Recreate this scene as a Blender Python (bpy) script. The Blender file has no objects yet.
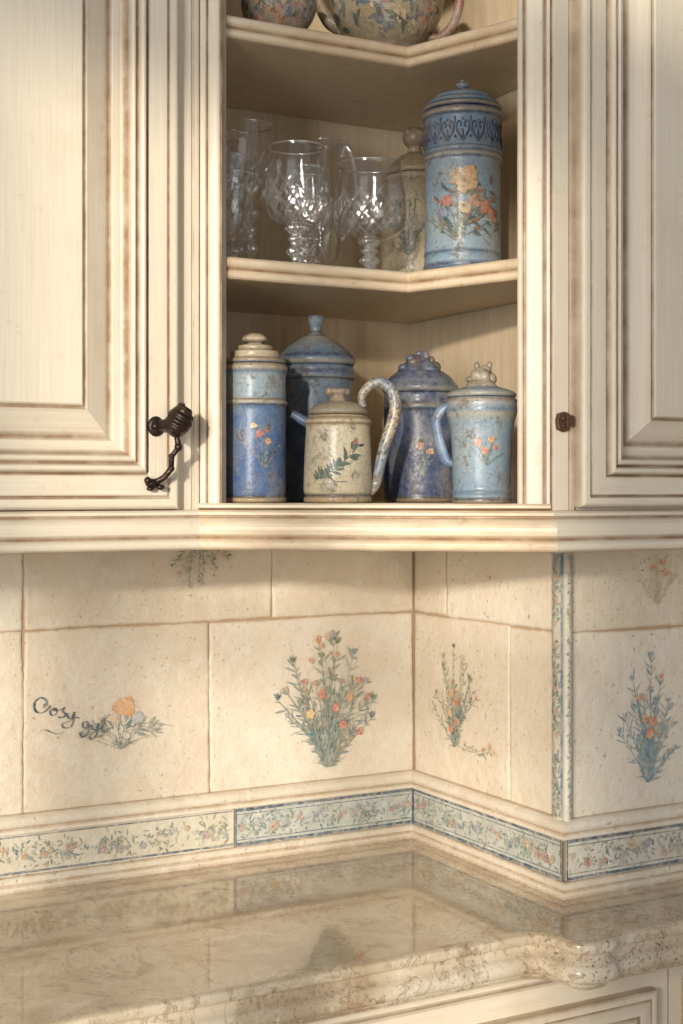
import bpy, math, random
from math import sin, cos, pi, atan2, sqrt
from mathutils import Vector
ZC = 1.467          # eye height above the floor; all z below are relative to it
scene = bpy.context.scene
def S(r,g,b):
    f=lambda c:(c/255/12.92) if c/255<=0.04045 else ((c/255+0.055)/1.055)**2.4
    return (f(r),f(g),f(b))
def lerp(a,b,t): return tuple(x+(y-x)*t for x,y in zip(a,b))
# ------------------------------------------------------------ materials
def newmat(name):
    m=bpy.data.materials.new(name); m.use_nodes=True
    nt=m.node_tree; b=nt.nodes['Principled BSDF']; return m,nt,b
def N(nt,t,**k):
    n=nt.nodes.new(t)
    for a,v in k.items(): setattr(n,a,v)
    return n
def noise(nt,vec,scale,detail=4,rough=.55,dist=0):
    n=N(nt,'ShaderNodeTexNoise'); n.inputs['Scale'].default_value=scale
    n.inputs['Detail'].default_value=detail; n.inputs['Roughness'].default_value=rough
    n.inputs['Distortion'].default_value=dist
    nt.links.new(vec,n.inputs['Vector']); return n.outputs['Fac']
def mapping(nt,sc):
    tc=N(nt,'ShaderNodeTexCoord'); mp=N(nt,'ShaderNodeMapping'); mp.inputs['Scale'].default_value=sc
    nt.links.new(tc.outputs['Object'],mp.inputs['Vector']); return mp.outputs['Vector']
def rng_map(nt,v,a,b,c,d):
    m=N(nt,'ShaderNodeMapRange'); nt.links.new(v,m.inputs['Value'])
    for i,x in zip((1,2,3,4),(a,b,c,d)): m.inputs[i].default_value=x
    return m.outputs[0]
def mixc(nt,f,a,b,mode='MIX'):
    m=N(nt,'ShaderNodeMix',data_type='RGBA',blend_type=mode)
    def put(sock,v):
        if isinstance(v,tuple): sock.default_value=(*v[:3],1)
        elif isinstance(v,float): sock.default_value=v
        else: nt.links.new(v,sock)
    put(m.inputs[0],f); put(m.inputs[6],a); put(m.inputs[7],b); return m.outputs[2]
def mathn(nt,op,a,b):
    m=N(nt,'ShaderNodeMath',operation=op)
    for i,v in enumerate((a,b)):
        if isinstance(v,(int,float)): m.inputs[i].default_value=v
        else: nt.links.new(v,m.inputs[i])
    return m.outputs[0]
def bump(nt,b,h,strength,dist):
    n=N(nt,'ShaderNodeBump'); n.inputs['Strength'].default_value=strength; n.inputs['Distance'].default_value=dist
    nt.links.new(h,n.inputs['Height']); nt.links.new(n.outputs[0],b.inputs['Normal'])
def wood(name,sc,c1,c2,glaze=S(134,98,62),wear=.22,w0=.53):
    m,nt,b=newmat(name)
    v=mapping(nt,sc); v1=mapping(nt,(1,1,1))
    st=noise(nt,v,1.0,6,.65)
    col=mixc(nt,rng_map(nt,st,.30,.72,0,1),c1,c2)
    big=noise(nt,v1,7,8,.68)
    col=mixc(nt,rng_map(nt,big,w0,.76,0,wear),col,S(184,142,98))
    fine=noise(nt,v1,42,8,.75)
    col=mixc(nt,rng_map(nt,fine,.60,.70,0,wear),col,S(164,122,80))
    at=N(nt,'ShaderNodeAttribute',attribute_name='Col')
    g=mathn(nt,'MULTIPLY',at.outputs['Fac'],rng_map(nt,noise(nt,v1,22,7,.66),.34,.64,.50,1.0))
    g=mathn(nt,'MINIMUM',g,.88)
    col=mixc(nt,g,col,glaze)
    nt.links.new(col,b.inputs['Base Color']); b.inputs['Roughness'].default_value=.42
    bump(nt,b,mathn(nt,'ADD',st,fine),.15,.0015); return m
W1,W2=S(236,225,205),S(225,211,188)
wood_v=wood('cream_wood_upright',(330,330,7),W1,W2)
wood_h=wood('cream_wood_level',(7,330,330),W1,W2)
wood_edge=wood('worn_shelf_edge',(14,14,120),S(236,222,197),S(219,194,159),wear=.66,w0=.46)
wood_in=wood('inner_wood',(90,90,5),S(216,199,171),S(196,175,144),wear=.3)
def painted(name,rough,sub,mott,bs,bscale,stain=None,stk=.22,coat=0,pits=False,chips=False,m0=.40,m1=.64):
    m,nt,b=newmat(name); v=mapping(nt,(1,1,1))
    at=N(nt,'ShaderNodeAttribute',attribute_name='Col')
    n=noise(nt,v,230 if pits else 120,6,.78); col=at.outputs['Color']
    if sub: col=mixc(nt,rng_map(nt,n,m0,m1,.0,mott),col,sub)
    lo=noise(nt,v,12,6,.65)
    col=mixc(nt,rng_map(nt,lo,.40,.72,0,stk),col,stain or S(150,112,78))
    fn=noise(nt,v,bscale,5,.65)
    if chips:
        ch=noise(nt,v,44,9,.85)
        col=mixc(nt,rng_map(nt,noise(nt,v,22,5,.7),.46,.64,0,.38),col,S(192,188,174))
        col=mixc(nt,rng_map(nt,ch,.58,.63,0,.75),col,S(140,108,76))
        col=mixc(nt,rng_map(nt,ch,.36,.42,.5,0),col,S(44,50,70))
        vo=N(nt,'ShaderNodeTexVoronoi',feature='DISTANCE_TO_EDGE'); vo.inputs['Scale'].default_value=95
        dv=N(nt,'ShaderNodeVectorMath',operation='ADD'); nt.links.new(v,dv.inputs[0])
        nz=N(nt,'ShaderNodeTexNoise'); nz.inputs['Scale'].default_value=60; nt.links.new(v,nz.inputs['Vector'])
        sc=N(nt,'ShaderNodeVectorMath',operation='SCALE'); sc.inputs['Scale'].default_value=.012; nt.links.new(nz.outputs['Color'],sc.inputs[0]); nt.links.new(sc.outputs[0],dv.inputs[1])
        nt.links.new(dv.outputs[0],vo.inputs['Vector'])
        ck=rng_map(nt,vo.outputs['Distance'],.0,.045,.36,0)
        col=mixc(nt,ck,col,S(78,66,58))
        fn=mathn(nt,'ADD',fn,mathn(nt,'MULTIPLY',rng_map(nt,ch,.56,.64,0,1),-.8))
    b.inputs['Roughness'].default_value=rough
    b.inputs['Coat Weight'].default_value=coat; b.inputs['Coat Roughness'].default_value=.22
    if pits:
        pn=noise(nt,v,150,3,.6); pq=noise(nt,v,11,3,.6)
        pm=mathn(nt,'MULTIPLY',rng_map(nt,pn,.65,.70,0,1),rng_map(nt,pq,.42,.6,.25,1))
        un=noise(nt,v,9,3,.5)
        fn=mathn(nt,'SUBTRACT',mathn(nt,'ADD',mathn(nt,'MULTIPLY',fn,1.3),mathn(nt,'MULTIPLY',un,2.8)),mathn(nt,'MULTIPLY',pm,1.0))
        col=mixc(nt,mathn(nt,'MULTIPLY',pm,.5),col,S(160,130,98))
        col=mixc(nt,rng_map(nt,noise(nt,v,26,8,.76),.48,.66,0,.40),col,S(245,240,229))
        col=mixc(nt,rng_map(nt,noise(nt,v,34,8,.76),.56,.70,0,.24),col,S(206,178,142))
    nt.links.new(col,b.inputs['Base Color'])
    bump(nt,b,fn,bs,.0025); return m
tile_m=painted('painted_tile',.42,S(232,222,203),.5,.8,60,S(208,182,150),.28,.08,True)
brush_m=painted('brushed_paint_on_tile',.5,S(228,216,194),.60,.5,60,S(206,178,144),.12,.03,m0=.46,m1=.64)
grout_m=painted('grout',.9,None,0,.4,120)
glaze_m=painted('painted_ceramic',.42,S(176,176,168),.25,.65,50,S(96,90,90),.30,.22,False,True)
def marble():
    m,nt,b=newmat('polished_marble'); v=mapping(nt,(1.1,1,1))
    n1=noise(nt,v,5,12,.63,.4); n2=noise(nt,v,19,12,.72,.4); n3=noise(nt,v,230,4,.65); n4=noise(nt,v,75,9,.75); n5=noise(nt,v,6.5,10,.71,.5)
    cr=N(nt,'ShaderNodeValToRGB'); nt.links.new(n1,cr.inputs[0])
    el=cr.color_ramp.elements
    el[0].position=.35; el[0].color=(*S(174,151,123),1); el[1].position=.67; el[1].color=(*S(219,207,186),1)
    e=el.new(.45); e.color=(*S(196,177,149),1); e=el.new(.54); e.color=(*S(208,192,166),1)
    col=mixc(nt,rng_map(nt,n5,.53,.61,0,.45),cr.outputs[0],S(158,131,103))
    col=mixc(nt,rng_map(nt,n2,.56,.63,0,.48),col,S(138,106,79))
    col=mixc(nt,rng_map(nt,n2,.38,.43,.5,0),col,S(229,219,201))
    vn=mathn(nt,'ABSOLUTE',mathn(nt,'SUBTRACT',noise(nt,v,6.5,9,.61,.6),.5),0)
    col=mixc(nt,rng_map(nt,vn,.0,.010,.6,0),col,S(136,96,66))
    col=mixc(nt,mathn(nt,'MULTIPLY',rng_map(nt,n4,.60,.65,0,.6),rng_map(nt,n5,.42,.56,.25,1)),col,S(104,78,58))
    # the slab carries more dark speckle toward the projecting end
    sx=N(nt,'ShaderNodeSeparateXYZ'); nt.links.new(mapping(nt,(1,1,1)),sx.inputs[0])
    side=rng_map(nt,sx.outputs['X'],.75,1.25,.45,1.25)
    sp=rng_map(nt,n3,.57,.61,0,1); sp=mathn(nt,'MULTIPLY',mathn(nt,'MULTIPLY',sp,rng_map(nt,n5,.44,.57,.06,.8)),side)
    col=mixc(nt,mathn(nt,'MINIMUM',sp,.92),col,S(72,54,44))
    nt.links.new(col,b.inputs['Base Color'])
    nt.links.new(rng_map(nt,n4,.3,.7,.05,.13),b.inputs['Roughness'])
    b.inputs['Coat Weight'].default_value=.45; b.inputs['Coat Roughness'].default_value=.035
    return m
marble_m=marble()
def simple(name,c,rough=.5,metal=0,nscale=30,c2=None,bs=.1):
    m,nt,b=newmat(name); v=mapping(nt,(1,1,1)); n=noise(nt,v,nscale,4,.6)
    nt.links.new(mixc(nt,n,c,c2 or lerp(c,(0,0,0),.3)),b.inputs['Base Color'])
    b.inputs['Roughness'].default_value=rough; b.inputs['Metallic'].default_value=metal
    bump(nt,b,n,bs,.002); return m
bronze=simple('dark_bronze',S(80,64,56),.38,.7,160,S(34,28,26),.45)
rust=simple('rusty_bronze',S(116,82,60),.55,.4,160,S(66,46,36),.4)
floor_m=simple('stone_floor',S(184,168,146),.5,0,6)
plaster=simple('cream_plaster',S(220,212,198),.8,0,20,S(210,200,184))
def glassmat(name,base,edge,refr):
    m=bpy.data.materials.new(name); m.use_nodes=True; nt=m.node_tree
    nt.nodes.remove(nt.nodes['Principled BSDF']); out=nt.nodes['Material Output']
    t=N(nt,'ShaderNodeBsdfTransparent'); t.inputs['Color'].default_value=(.99,.99,.985,1)
    gl=N(nt,'ShaderNodeBsdfGlossy'); gl.inputs['Roughness'].default_value=.07; gl.inputs['Color'].default_value=(1,1,1,1)
    v=mapping(nt,(1,1,1)); n=noise(nt,v,70,3)
    bp=N(nt,'ShaderNodeBump'); bp.inputs['Strength'].default_value=.3; bp.inputs['Distance'].default_value=.002
    nt.links.new(n,bp.inputs['Height']); nt.links.new(bp.outputs[0],gl.inputs['Normal'])
    lw=N(nt,'ShaderNodeLayerWeight'); lw.inputs['Blend'].default_value=.5
    at=N(nt,'ShaderNodeAttribute',attribute_name='Col')      # cut-pattern depth
    f=mathn(nt,'POWER',lw.outputs['Facing'],2.4)
    f=mathn(nt,'ADD',mathn(nt,'MULTIPLY',f,edge),base)
    f=mathn(nt,'ADD',f,mathn(nt,'MULTIPLY',at.outputs['Fac'],.28))
    surf=t.outputs[0]
    if refr:
        g=N(nt,'ShaderNodeBsdfGlass'); g.inputs['IOR'].default_value=1.45; g.inputs['Roughness'].default_value=.0
        m1=N(nt,'ShaderNodeMixShader'); m1.inputs[0].default_value=refr
        nt.links.new(t.outputs[0],m1.inputs[1]); nt.links.new(g.outputs[0],m1.inputs[2]); surf=m1.outputs[0]
    df=N(nt,'ShaderNodeBsdfTranslucent'); df.inputs['Color'].default_value=(.95,.95,.93,1)
    dd_=N(nt,'ShaderNodeBsdfDiffuse'); dd_.inputs['Color'].default_value=(.95,.95,.93,1)
    ma=N(nt,'ShaderNodeMixShader'); ma.inputs[0].default_value=.5; nt.links.new(df.outputs[0],ma.inputs[1]); nt.links.new(dd_.outputs[0],ma.inputs[2])
    mb_=N(nt,'ShaderNodeMixShader'); nt.links.new(mathn(nt,'ADD',.02,mathn(nt,'MULTIPLY',at.outputs['Fac'],.40)),mb_.inputs[0])
    nt.links.new(surf,mb_.inputs[1]); nt.links.new(ma.outputs[0],mb_.inputs[2]); surf=mb_.outputs[0]
    m2=N(nt,'ShaderNodeMixShader'); nt.links.new(f,m2.inputs[0])
    nt.links.new(surf,m2.inputs[1]); nt.links.new(gl.outputs[0],m2.inputs[2]); nt.links.new(m2.outputs[0],out.inputs[0])
    return m
glass_m=glassmat('clear_glass_wall',.10,.80,0)
glass_s=glassmat('clear_glass_solid',.16,.5,.40)
# ------------------------------------------------------------ mesh builder
class MB:
    def __init__(s): s.v=[];s.c=[];s.f=[];s.m=[];s.sm=[]
    def vert(s,p,c=(0,0,0)):
        s.v.append((p[0],p[1],p[2])); s.c.append(tuple(c[:3]) if isinstance(c,tuple) else (c,c,c)); return len(s.v)-1
    def face(s,ids,m=0,sm=False): s.f.append(tuple(ids)); s.m.append(m); s.sm.append(sm)
    def poly(s,pts,c=(0,0,0),m=0): s.face([s.vert(p,c) for p in pts],m)
    def box(s,x0,x1,y0,y1,z0,z1,c=(0,0,0),m=0):
        s.prism([(x0,y0),(x1,y0),(x1,y1),(x0,y1)],z0,z1,c,m)
    def prism(s,pl,z0,z1,c=(0,0,0),m=0):
        a=[s.vert((x,y,z0),c) for x,y in pl]; b=[s.vert((x,y,z1),c) for x,y in pl]; n=len(pl)
        s.face(a[::-1],m); s.face(b,m)
        for i in range(n): s.face((a[i],a[(i+1)%n],b[(i+1)%n],b[i]),m)
    def sweep(s,path,prof,m=0,segs=None,caps=True,sm=False):
        n=len(path); dirs=[]
        for i in range(n-1):
            d=Vector((path[i+1][0]-path[i][0],path[i+1][1]-path[i][1])).normalized(); dirs.append(d)
        offs=[]
        for i in range(n):
            a=dirs[max(i-1,0)]; b=dirs[min(i,n-2)]
            na=Vector((a.y,-a.x)); nb=Vector((b.y,-b.x)); mm=(na+nb).normalized(); k=1/max(.3,mm.dot(na)); offs.append(mm*k)
        for i in (segs if segs is not None else range(n-1)):
            A=[s.vert((path[i][0]+offs[i].x*o,path[i][1]+offs[i].y*o,z),g) for o,z,g in prof]
            B=[s.vert((path[i+1][0]+offs[i+1].x*o,path[i+1][1]+offs[i+1].y*o,z),g) for o,z,g in prof]
            for j in range(len(prof)-1): s.face((A[j],A[j+1],B[j+1],B[j]),m,sm)
            if caps and (i==0 or (segs and i==segs[0])): s.face(A,m)
            if caps and (i==n-2 or (segs and i==segs[-1])): s.face(B[::-1],m)
    def lathe(s,prof,seg=48,xf=None,m=0,rib=0,ribn=12,sm=True,tw=0):
        xf=xf or (lambda x,y,z:(x,y,z)); rings=[]
        for r,z,c in prof:
            ring=[]
            for i in range(seg):
                a=2*pi*i/seg; rr=r*(1+rib*cos(ribn*a+tw*z)); ring.append(s.vert(xf(rr*cos(a),rr*sin(a),z),c))
            rings.append(ring)
        for A,B in zip(rings,rings[1:]):
            for i in range(seg): s.face((A[i],A[(i+1)%seg],B[(i+1)%seg],B[i]),m,sm)
        if prof[0][0]>1e-5: s.face(rings[0][::-1],m)
        if prof[-1][0]>1e-5: s.face(rings[-1],m)
    def tube(s,pts,rad,col,seg=12,m=0,n=6,flat=1.0):
        P=crm(pts,n); K=len(P); rings=[]
        up=Vector((0,0,1))
        for i,p in enumerate(P):
            t=(P[min(i+1,K-1)]-P[max(i-1,0)]).normalized()
            a=t.cross(Vector((.31,-.95,.05))); a=a.normalized() if a.length>1e-4 else up
            b=t.cross(a).normalized(); f=i/(K-1)
            r=rad(f) if callable(rad) else rad
            ring=[]
            for j in range(seg):
                c=col(f) if callable(col) else col
                ring.append(s.vert(p+a*r*cos(2*pi*j/seg)+b*r*flat*sin(2*pi*j/seg),c))
            rings.append(ring)
        for A,B in zip(rings,rings[1:]):
            for i in range(seg): s.face((A[i],A[(i+1)%seg],B[(i+1)%seg],B[i]),m,True)
        s.face(rings[0][::-1],m); s.face(rings[-1],m)
    def ball(s,c,r,col,sc=(1,1,1),m=0,seg=14):
        pr=[(max(1e-6,sin(pi*i/8)),-cos(pi*i/8),col) for i in range(9)]
        s.lathe(pr,seg,lambda x,y,z:(c[0]+x*r*sc[0],c[1]+y*r*sc[1],c[2]+z*r*sc[2]),m)
    def finish(s,name,mats,origin=(0,0,0),parent=None,world=True,fix=True):
        me=bpy.data.meshes.new(name)
        dz=ZC if world else 0
        me.from_pydata([(x-origin[0],y-origin[1],z+dz-origin[2]) for x,y,z in s.v],[],s.f)
        for i,p in enumerate(me.polygons): p.material_index=s.m[i]; p.use_smooth=s.sm[i]
        at=me.color_attributes.new('Col','FLOAT_COLOR','POINT')
        at.data.foreach_set('color',[k for c in s.c for k in (*c,1.0)])
        for m in mats: me.materials.append(m)
        me.validate(); me.update()
        o=bpy.data.objects.new(name,me); scene.collection.objects.link(o)
        if parent: o.parent=parent
        return o
def crm(pts,n):
    P=[Vector(p) for p in pts]; out=[]
    for i in range(len(P)-1):
        p0=P[max(i-1,0)];p1=P[i];p2=P[i+1];p3=P[min(i+2,len(P)-1)]
        for k in range(n):
            t=k/n; out.append(.5*((2*p1)+(-p0+p2)*t+(2*p0-5*p1+4*p2-p3)*t*t+(-p0+3*p1-3*p2+p3)*t**3))
    out.append(P[-1]); return out
def smp(prof,n=3):
    V=crm([(p[0],p[1],0) for p in prof],n); out=[]
    for i,v in enumerate(V):
        a=min(i//n,len(prof)-1); b=min(a+1,len(prof)-1); c=lerp(prof[a][2],prof[b][2],(i%n)/n)
        out.append((max(v.x,1e-5),v.y,c))
    return out
def empty(name,loc,label,cat,group=None):
    e=bpy.data.objects.new(name,None); e.empty_display_size=.03; e.location=loc
    scene.collection.objects.link(e); e['label']=label; e['category']=cat
    if group: e['group']=group
    return e
def struct(o,label=None):
    o['kind']='structure'
    if label: o['label']=label
# ------------------------------------------------------------ painted flowers (thin strokes on the surface)
class Art:
    def __init__(s,seed): s.p=[]; s.r=random.Random(seed)
    def leaf(s,x,y,a,l,w,c):
        pts=[]
        for t,k in ((0,0),(.25,.8),(.55,1),(.8,.6),(1,0),(.8,-.6),(.55,-1),(.25,-.8)):
            pts.append((x+cos(a)*l*t-sin(a)*w*.5*k,y+sin(a)*l*t+cos(a)*w*.5*k))
        s.p.append((pts,c))
    def line(s,pts,w,c,n=5,taper=True,wf=None):
        P=crm([(a,b,0) for a,b in pts],n); K=len(P)
        for i in range(K-1):
            d=(P[i+1]-P[i]); 
            if d.length<1e-7: continue
            d.normalize(); nx,ny=-d.y,d.x
            w0=w*.5*(1-.6*i/K if taper else 1); w1=w*.5*(1-.6*(i+1)/K if taper else 1)
            if wf: w0=w1=w*.5*(.45+.85*abs(d.x*.35-d.y))
            a,b=P[i],P[i+1]+d*w*.15
            s.p.append(([(a.x+nx*w0,a.y+ny*w0),(b.x+nx*w1,b.y+ny*w1),(b.x-nx*w1,b.y-ny*w1),(a.x-nx*w0,a.y-ny*w0)],c))
    def dot(s,x,y,r,c,n=9): s.p.append(([(x+r*cos(2*pi*i/n),y+r*sin(2*pi*i/n)) for i in range(n)],c))
    def bloom(s,x,y,r,c,n=5):
        a0=s.r.uniform(0,6)
        for i in range(n):
            a=a0+2*pi*i/n+s.r.uniform(-.25,.25); s.leaf(x,y,a,r*s.r.uniform(.7,1.1),r*s.r.uniform(.6,.95),lerp(c,(.9,.8,.65),s.r.uniform(0,.35)))
        s.dot(x,y,r*.2,lerp(c,S(150,80,30),.6))
    def rose(s,x,y,r,c,c2):
        R=s.r
        for i in range(12):
            a=2*pi*i/12+R.uniform(-.2,.2); k=R.uniform(.52,.86); s.dot(x+cos(a)*r*k,y+sin(a)*r*k*.9,r*R.uniform(.20,.40),lerp(c,c2,R.uniform(0,.5)))
        s.dot(x,y,r*.70,lerp(c,c2,.2),14)
        for ring,(k,n) in enumerate(((.62,8),(.42,7),(.24,5),(.10,3))):
            for i in range(n):
                a=2*pi*i/n+ring*.5+R.uniform(-.35,.35); q=r*(.27-.03*ring)*R.uniform(.8,1.25)
                px,py=x+cos(a)*r*k,y+sin(a)*r*k*.85
                s.dot(px,py,q,lerp(c,c2,R.uniform(.2,.7)),9); s.dot(px+cos(a)*q*.25,py+sin(a)*q*.25,q*.82,lerp(c,(1,.9,.75),R.uniform(0,.25)),9)
        s.dot(x,y,r*.09,lerp(c,c2,.8))
    def bud(s,x,y,a,r,c):
        for da in (-.45,0,.45): s.leaf(x,y,a+da,r*1.5,r*.6,lerp(c,(1,1,1),.15*s.r.random()))
    def bouquet(s,cx,y0,h,w,n,greens,blooms,lw=1,leafd=1.0,lean=0,inner=.45,tip=1.0):
        R=s.r
        for i in range(n):
            f=(i+.5)/n*2-1; f+=R.uniform(-.14,.14)
            top=h*(1-.5*f*f)*R.uniform(.50,1.02); tx=cx+f*w*.5+lean*top
            mx=cx+f*w*.20+R.uniform(-.05,.05)*w; g=R.choice(greens)
            P=[(cx+R.uniform(-.03,.03)*w,y0),(mx,y0+top*.45),(tx,y0+top)]
            s.line(P,h*.011*lw,g)
            C=crm([(a,b,0) for a,b in P],9)
            ld=leafd*R.uniform(.5,1.15)
            for k in range(1,len(C)-1):
                if R.random()<.85*ld:
                    a=atan2(C[k+1].y-C[k].y,C[k+1].x-C[k].x)
                    for sd in (1,-1):
                        if R.random()<.72:
                            s.leaf(C[k].x,C[k].y,a+sd*R.uniform(.35,1.0),abs(h)*R.uniform(.03,.12),abs(h)*R.uniform(.007,.018),lerp(R.choice(greens),(.80,.72,.58),R.uniform(0,.45)))
            if R.random()>tip: 
                for k in range(3): s.leaf(tx,y0+top,pi/2+(k-1)*.5,abs(h)*.06,abs(h)*.014,g)
                continue
            q=R.random(); c=lerp(R.choice(blooms),(.8,.7,.55),R.uniform(0,.25)); rr=abs(h)*R.uniform(.018,.036)
            if q<.45: s.bloom(tx,y0+top,rr,c,R.choice((5,6)))
            else:
                for k in range(7): s.dot(tx+R.uniform(-1,1)*rr,y0+top+R.uniform(-1,1)*rr,rr*R.uniform(.15,.35),lerp(c,(.85,.76,.6),R.uniform(0,.4)))
        for k in range(int(n*inner)):
            x=cx+R.uniform(-.3,.3)*w; y=y0+h*R.uniform(.2,.75)
            s.bloom(x,y,abs(h)*R.uniform(.018,.034),R.choice(blooms))
        for k in range(int(n*.7)): s.leaf(cx+R.uniform(-.12,.12)*w,y0+h*R.uniform(.02,.3),pi/2+R.uniform(-1.1,1.1),abs(h)*.13,abs(h)*.02,R.choice(greens))
    def apply(s,mb,mp,o0=.0003,do=3e-6,m=0):
        for i,(pts,c) in enumerate(s.p):
            mb.poly([mp(u,v,o0+i*do) for u,v in pts],c,m)
GR=[S(84,114,92),S(104,130,100),S(66,106,104),S(130,144,112),S(90,120,116)]
BLG=[S(66,116,132),S(52,102,120),S(94,134,130),S(112,148,158)]
BL=[S(196,80,44),S(206,126,74),S(184,80,62),S(214,166,110),S(210,168,142),S(104,128,156)]
# ------------------------------------------------------------ room shell
XL=-1.2; XR=2.4; YB=1.973; XC=1.225; YF=1.575
mb=MB(); mb.box(-2.5,3.2,-2.6,2.3,-ZC-.05,-ZC); o=mb.finish('floor',[floor_m]); struct(o,'stone kitchen floor')
XW=-1.7; mb=MB()
wy0,wy1,wz0,wz1=-2.0,-.25,-.35,1.12  # out-of-view opening, sized to steer sun onto tiles, doors and jars
for a in ((XW-.12,XW,-2.6,wy0,-ZC,1.3),(XW-.12,XW,wy1,2.1,-ZC,1.3),(XW-.12,XW,wy0,wy1,-ZC,wz0),(XW-.12,XW,wy0,wy1,wz1,1.3)): mb.box(*a)
o=mb.finish('wall_left',[plaster]); struct(o,'unseen cream plaster wall with opening added to shape the sun')
mb=MB()
for y in (wy0+.02,-1.42,-.86,wy1-.02): mb.box(XW-.09,XW-.04,y-.050,y+.050,wz0,wz1)  # unseen bars added to break the sun into soft patches
for z in (wz0+.02,.42,wz1-.02): mb.box(XW-.088,XW-.042,wy0,wy1,z-.030,z+.030)
o=mb.finish('unseen_window_1',[plaster]); struct(o,'unseen cream window frame, bars added to pattern the sun')
def tile(mb,mp,u0,u1,v0,v1,col,R,j=.0014,th=.0030):
    g=.0009
    wob=[[R.uniform(-.0016,.0016) for _ in range(12)] for _ in range(2)]
    def ring(ins,dep,jit,k):
        pts=[]; a0,a1,b0,b1=u0+g+ins,u1-g-ins,v0+g+ins,v1-g-ins; n=30
        for q in range(n): pts.append((a0+(a1-a0)*q/n,b0))
        for q in range(n): pts.append((a1,b0+(b1-b0)*q/n))
        for q in range(n): pts.append((a1-(a1-a0)*q/n,b1))
        for q in range(n): pts.append((a0,b1-(b1-b0)*q/n))
        c=lerp(col,S(190,160,124),k)
        return [mb.vert(mp(p[0]+jit[i][0],p[1]+jit[i][1],dep),c) for i,p in enumerate(pts)]
    jit=[]
    for i in range(120):
        f=i/10; a=int(f)%12; b=(a+1)%12; t=f-int(f); t=t*t*(3-2*t)
        jit.append((wob[0][a]*(1-t)+wob[0][b]*t+R.uniform(-j,j)*.5,wob[1][a]*(1-t)+wob[1][b]*t+R.uniform(-j,j)*.5))
    rs=[ring(0,-th,jit,.6),ring(.0003,-.0016,jit,.4),ring(.0018,-.0005,jit,.15),ring(.0048,0,jit,0)]
    for A,B in zip(rs,rs[1:]):
        for i in range(120): mb.face((A[i],A[(i+1)%120],B[(i+1)%120],B[i]),1,True)
    mb.face(rs[-1],1)
CR=[S(236,226,208),S(231,218,196),S(238,229,211),S(227,213,190)]
mapL=lambda u,v,o:(u,YB-o,v)
mapS=lambda u,v,o:(XC-o,-u,v)
mapF=lambda u,v,o:(u,YF-o,v)
R=random.Random(4)
ZT=-.200; ZM=-.459; ZU=.04
GC=S(190,166,136)
TM=[grout_m,tile_m,brush_m]
mb=MB(); mb.box(XL-.5,XC+.1,YB+.0028,YB+.12,-ZC,1.3,GC,0)
for u0,u1 in ((XL,.0),(.0,.287),(.287,.574),(.574,.861),(.861,XC)): tile(mb,mapL,u0,u1,ZM-.01,ZT,R.choice(CR),R)
for u0,u1 in ((XL,-.2),(-.2,.18),(.18,.574),(.574,.967),(.967,XC)): tile(mb,mapL,u0,u1,ZT,ZU,R.choice(CR),R)
A=Art(3)
A.bouquet(.718,-.380,.058,.12,11,GR+BLG,[S(216,170,104),S(150,160,176),S(220,190,140)],lw=1.1)
for k in range(80):
    a=R.uniform(-.2,pi+.1); l=R.uniform(.015,.05); x=.720+cos(a)*l*1.15; y=-.356+sin(a)*l*.42
    A.leaf(x,y,a+R.uniform(-.6,.6),.013,.0023,lerp(R.choice(BLG+GR),(.8,.74,.62),R.uniform(.05,.45)))
A.line([(.725,-.35),(.76,-.345),(.80,-.352)],.0012,GR[1])
A.rose(.724,-.319,.0160,S(226,174,120),S(194,116,64)); A.rose(.745,-.336,.0095,S(188,190,188),S(136,148,168)); A.rose(.706,-.334,.007,S(230,206,168),S(206,154,100))
INK=S(24,78,98)
def script(A,x,y,sc,pts,w=.0015):
    A.line([(x+a*sc,y+b*sc) for a,b in pts],w,INK,9,False,True)
script(A,.590,-.316,.0125,[(1.35,.65),(1.25,1.3),(.6,1.6),(-.05,1.1),(-.05,.3),(.5,-.15),(1.2,.05),(1.8,.6)],.0021)
script(A,.590,-.316,.0125,[(1.35,.65),(1.05,.85),(.95,.55),(1.2,.45)],.0015)
script(A,.611,-.321,.0092,[(.8,.9),(.25,.75),(.1,.1),(.6,-.2),(1.1,.2),(1.05,.8),(.6,.95),(.8,.55),(1.9,.7)])
script(A,.624,-.326,.0092,[(.3,1.0),(1.0,1.5),(.7,.9),(1.1,.4),(.7,-.1),(.0,.1),(.5,-.05),(1.5,.5)])
script(A,.636,-.331,.0092,[(.0,1.1),(.25,.4),(.8,.2),(1.2,1.2),(1.1,.0),(.6,-1.1),(-.5,-1.1),(-.7,-.5),(.3,-.2),(1.4,.3),(2.0,.2)])
script(A,.600,-.346,.010,[(-.4,.2),(.4,.4),(1.2,.0),(2.2,-.35),(3.2,-.1)],.0010)
script(A,.659,-.345,.0090,[(.9,1.1),(.2,1.0),(.1,.3),(.6,.1),(1.0,.9),(.9,-.8),(.1,-1.3),(-.4,-.7),(.5,-.1),(1.5,.4)])
script(A,.672,-.350,.0090,[(.0,1.1),(.25,.4),(.8,.2),(1.2,1.2),(1.1,.0),(.6,-1.1),(-.1,-1.2),(-.2,-.6),(.6,-.1),(1.4,.4)])
script(A,.685,-.353,.0090,[(.1,.5),(.7,1.5),(.8,2.3),(.45,2.2),(.4,.5),(.8,.0),(1.6,.6),(2.3,.6)])
A.bouquet(1.062,-.438,.212,.185,22,BLG+BLG+GR,BL,lw=.7,leafd=1.0,inner=.05,tip=.6)
for k in range(20):
    x=1.062+A.r.uniform(-.075,.075); A.line([(1.062+A.r.uniform(-.01,.01),-.435),((x+1.062)/2,-.36),(x,-.436+A.r.uniform(.09,.20))],.0011,lerp(A.r.choice(BLG),(.8,.72,.58),.25))
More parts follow.
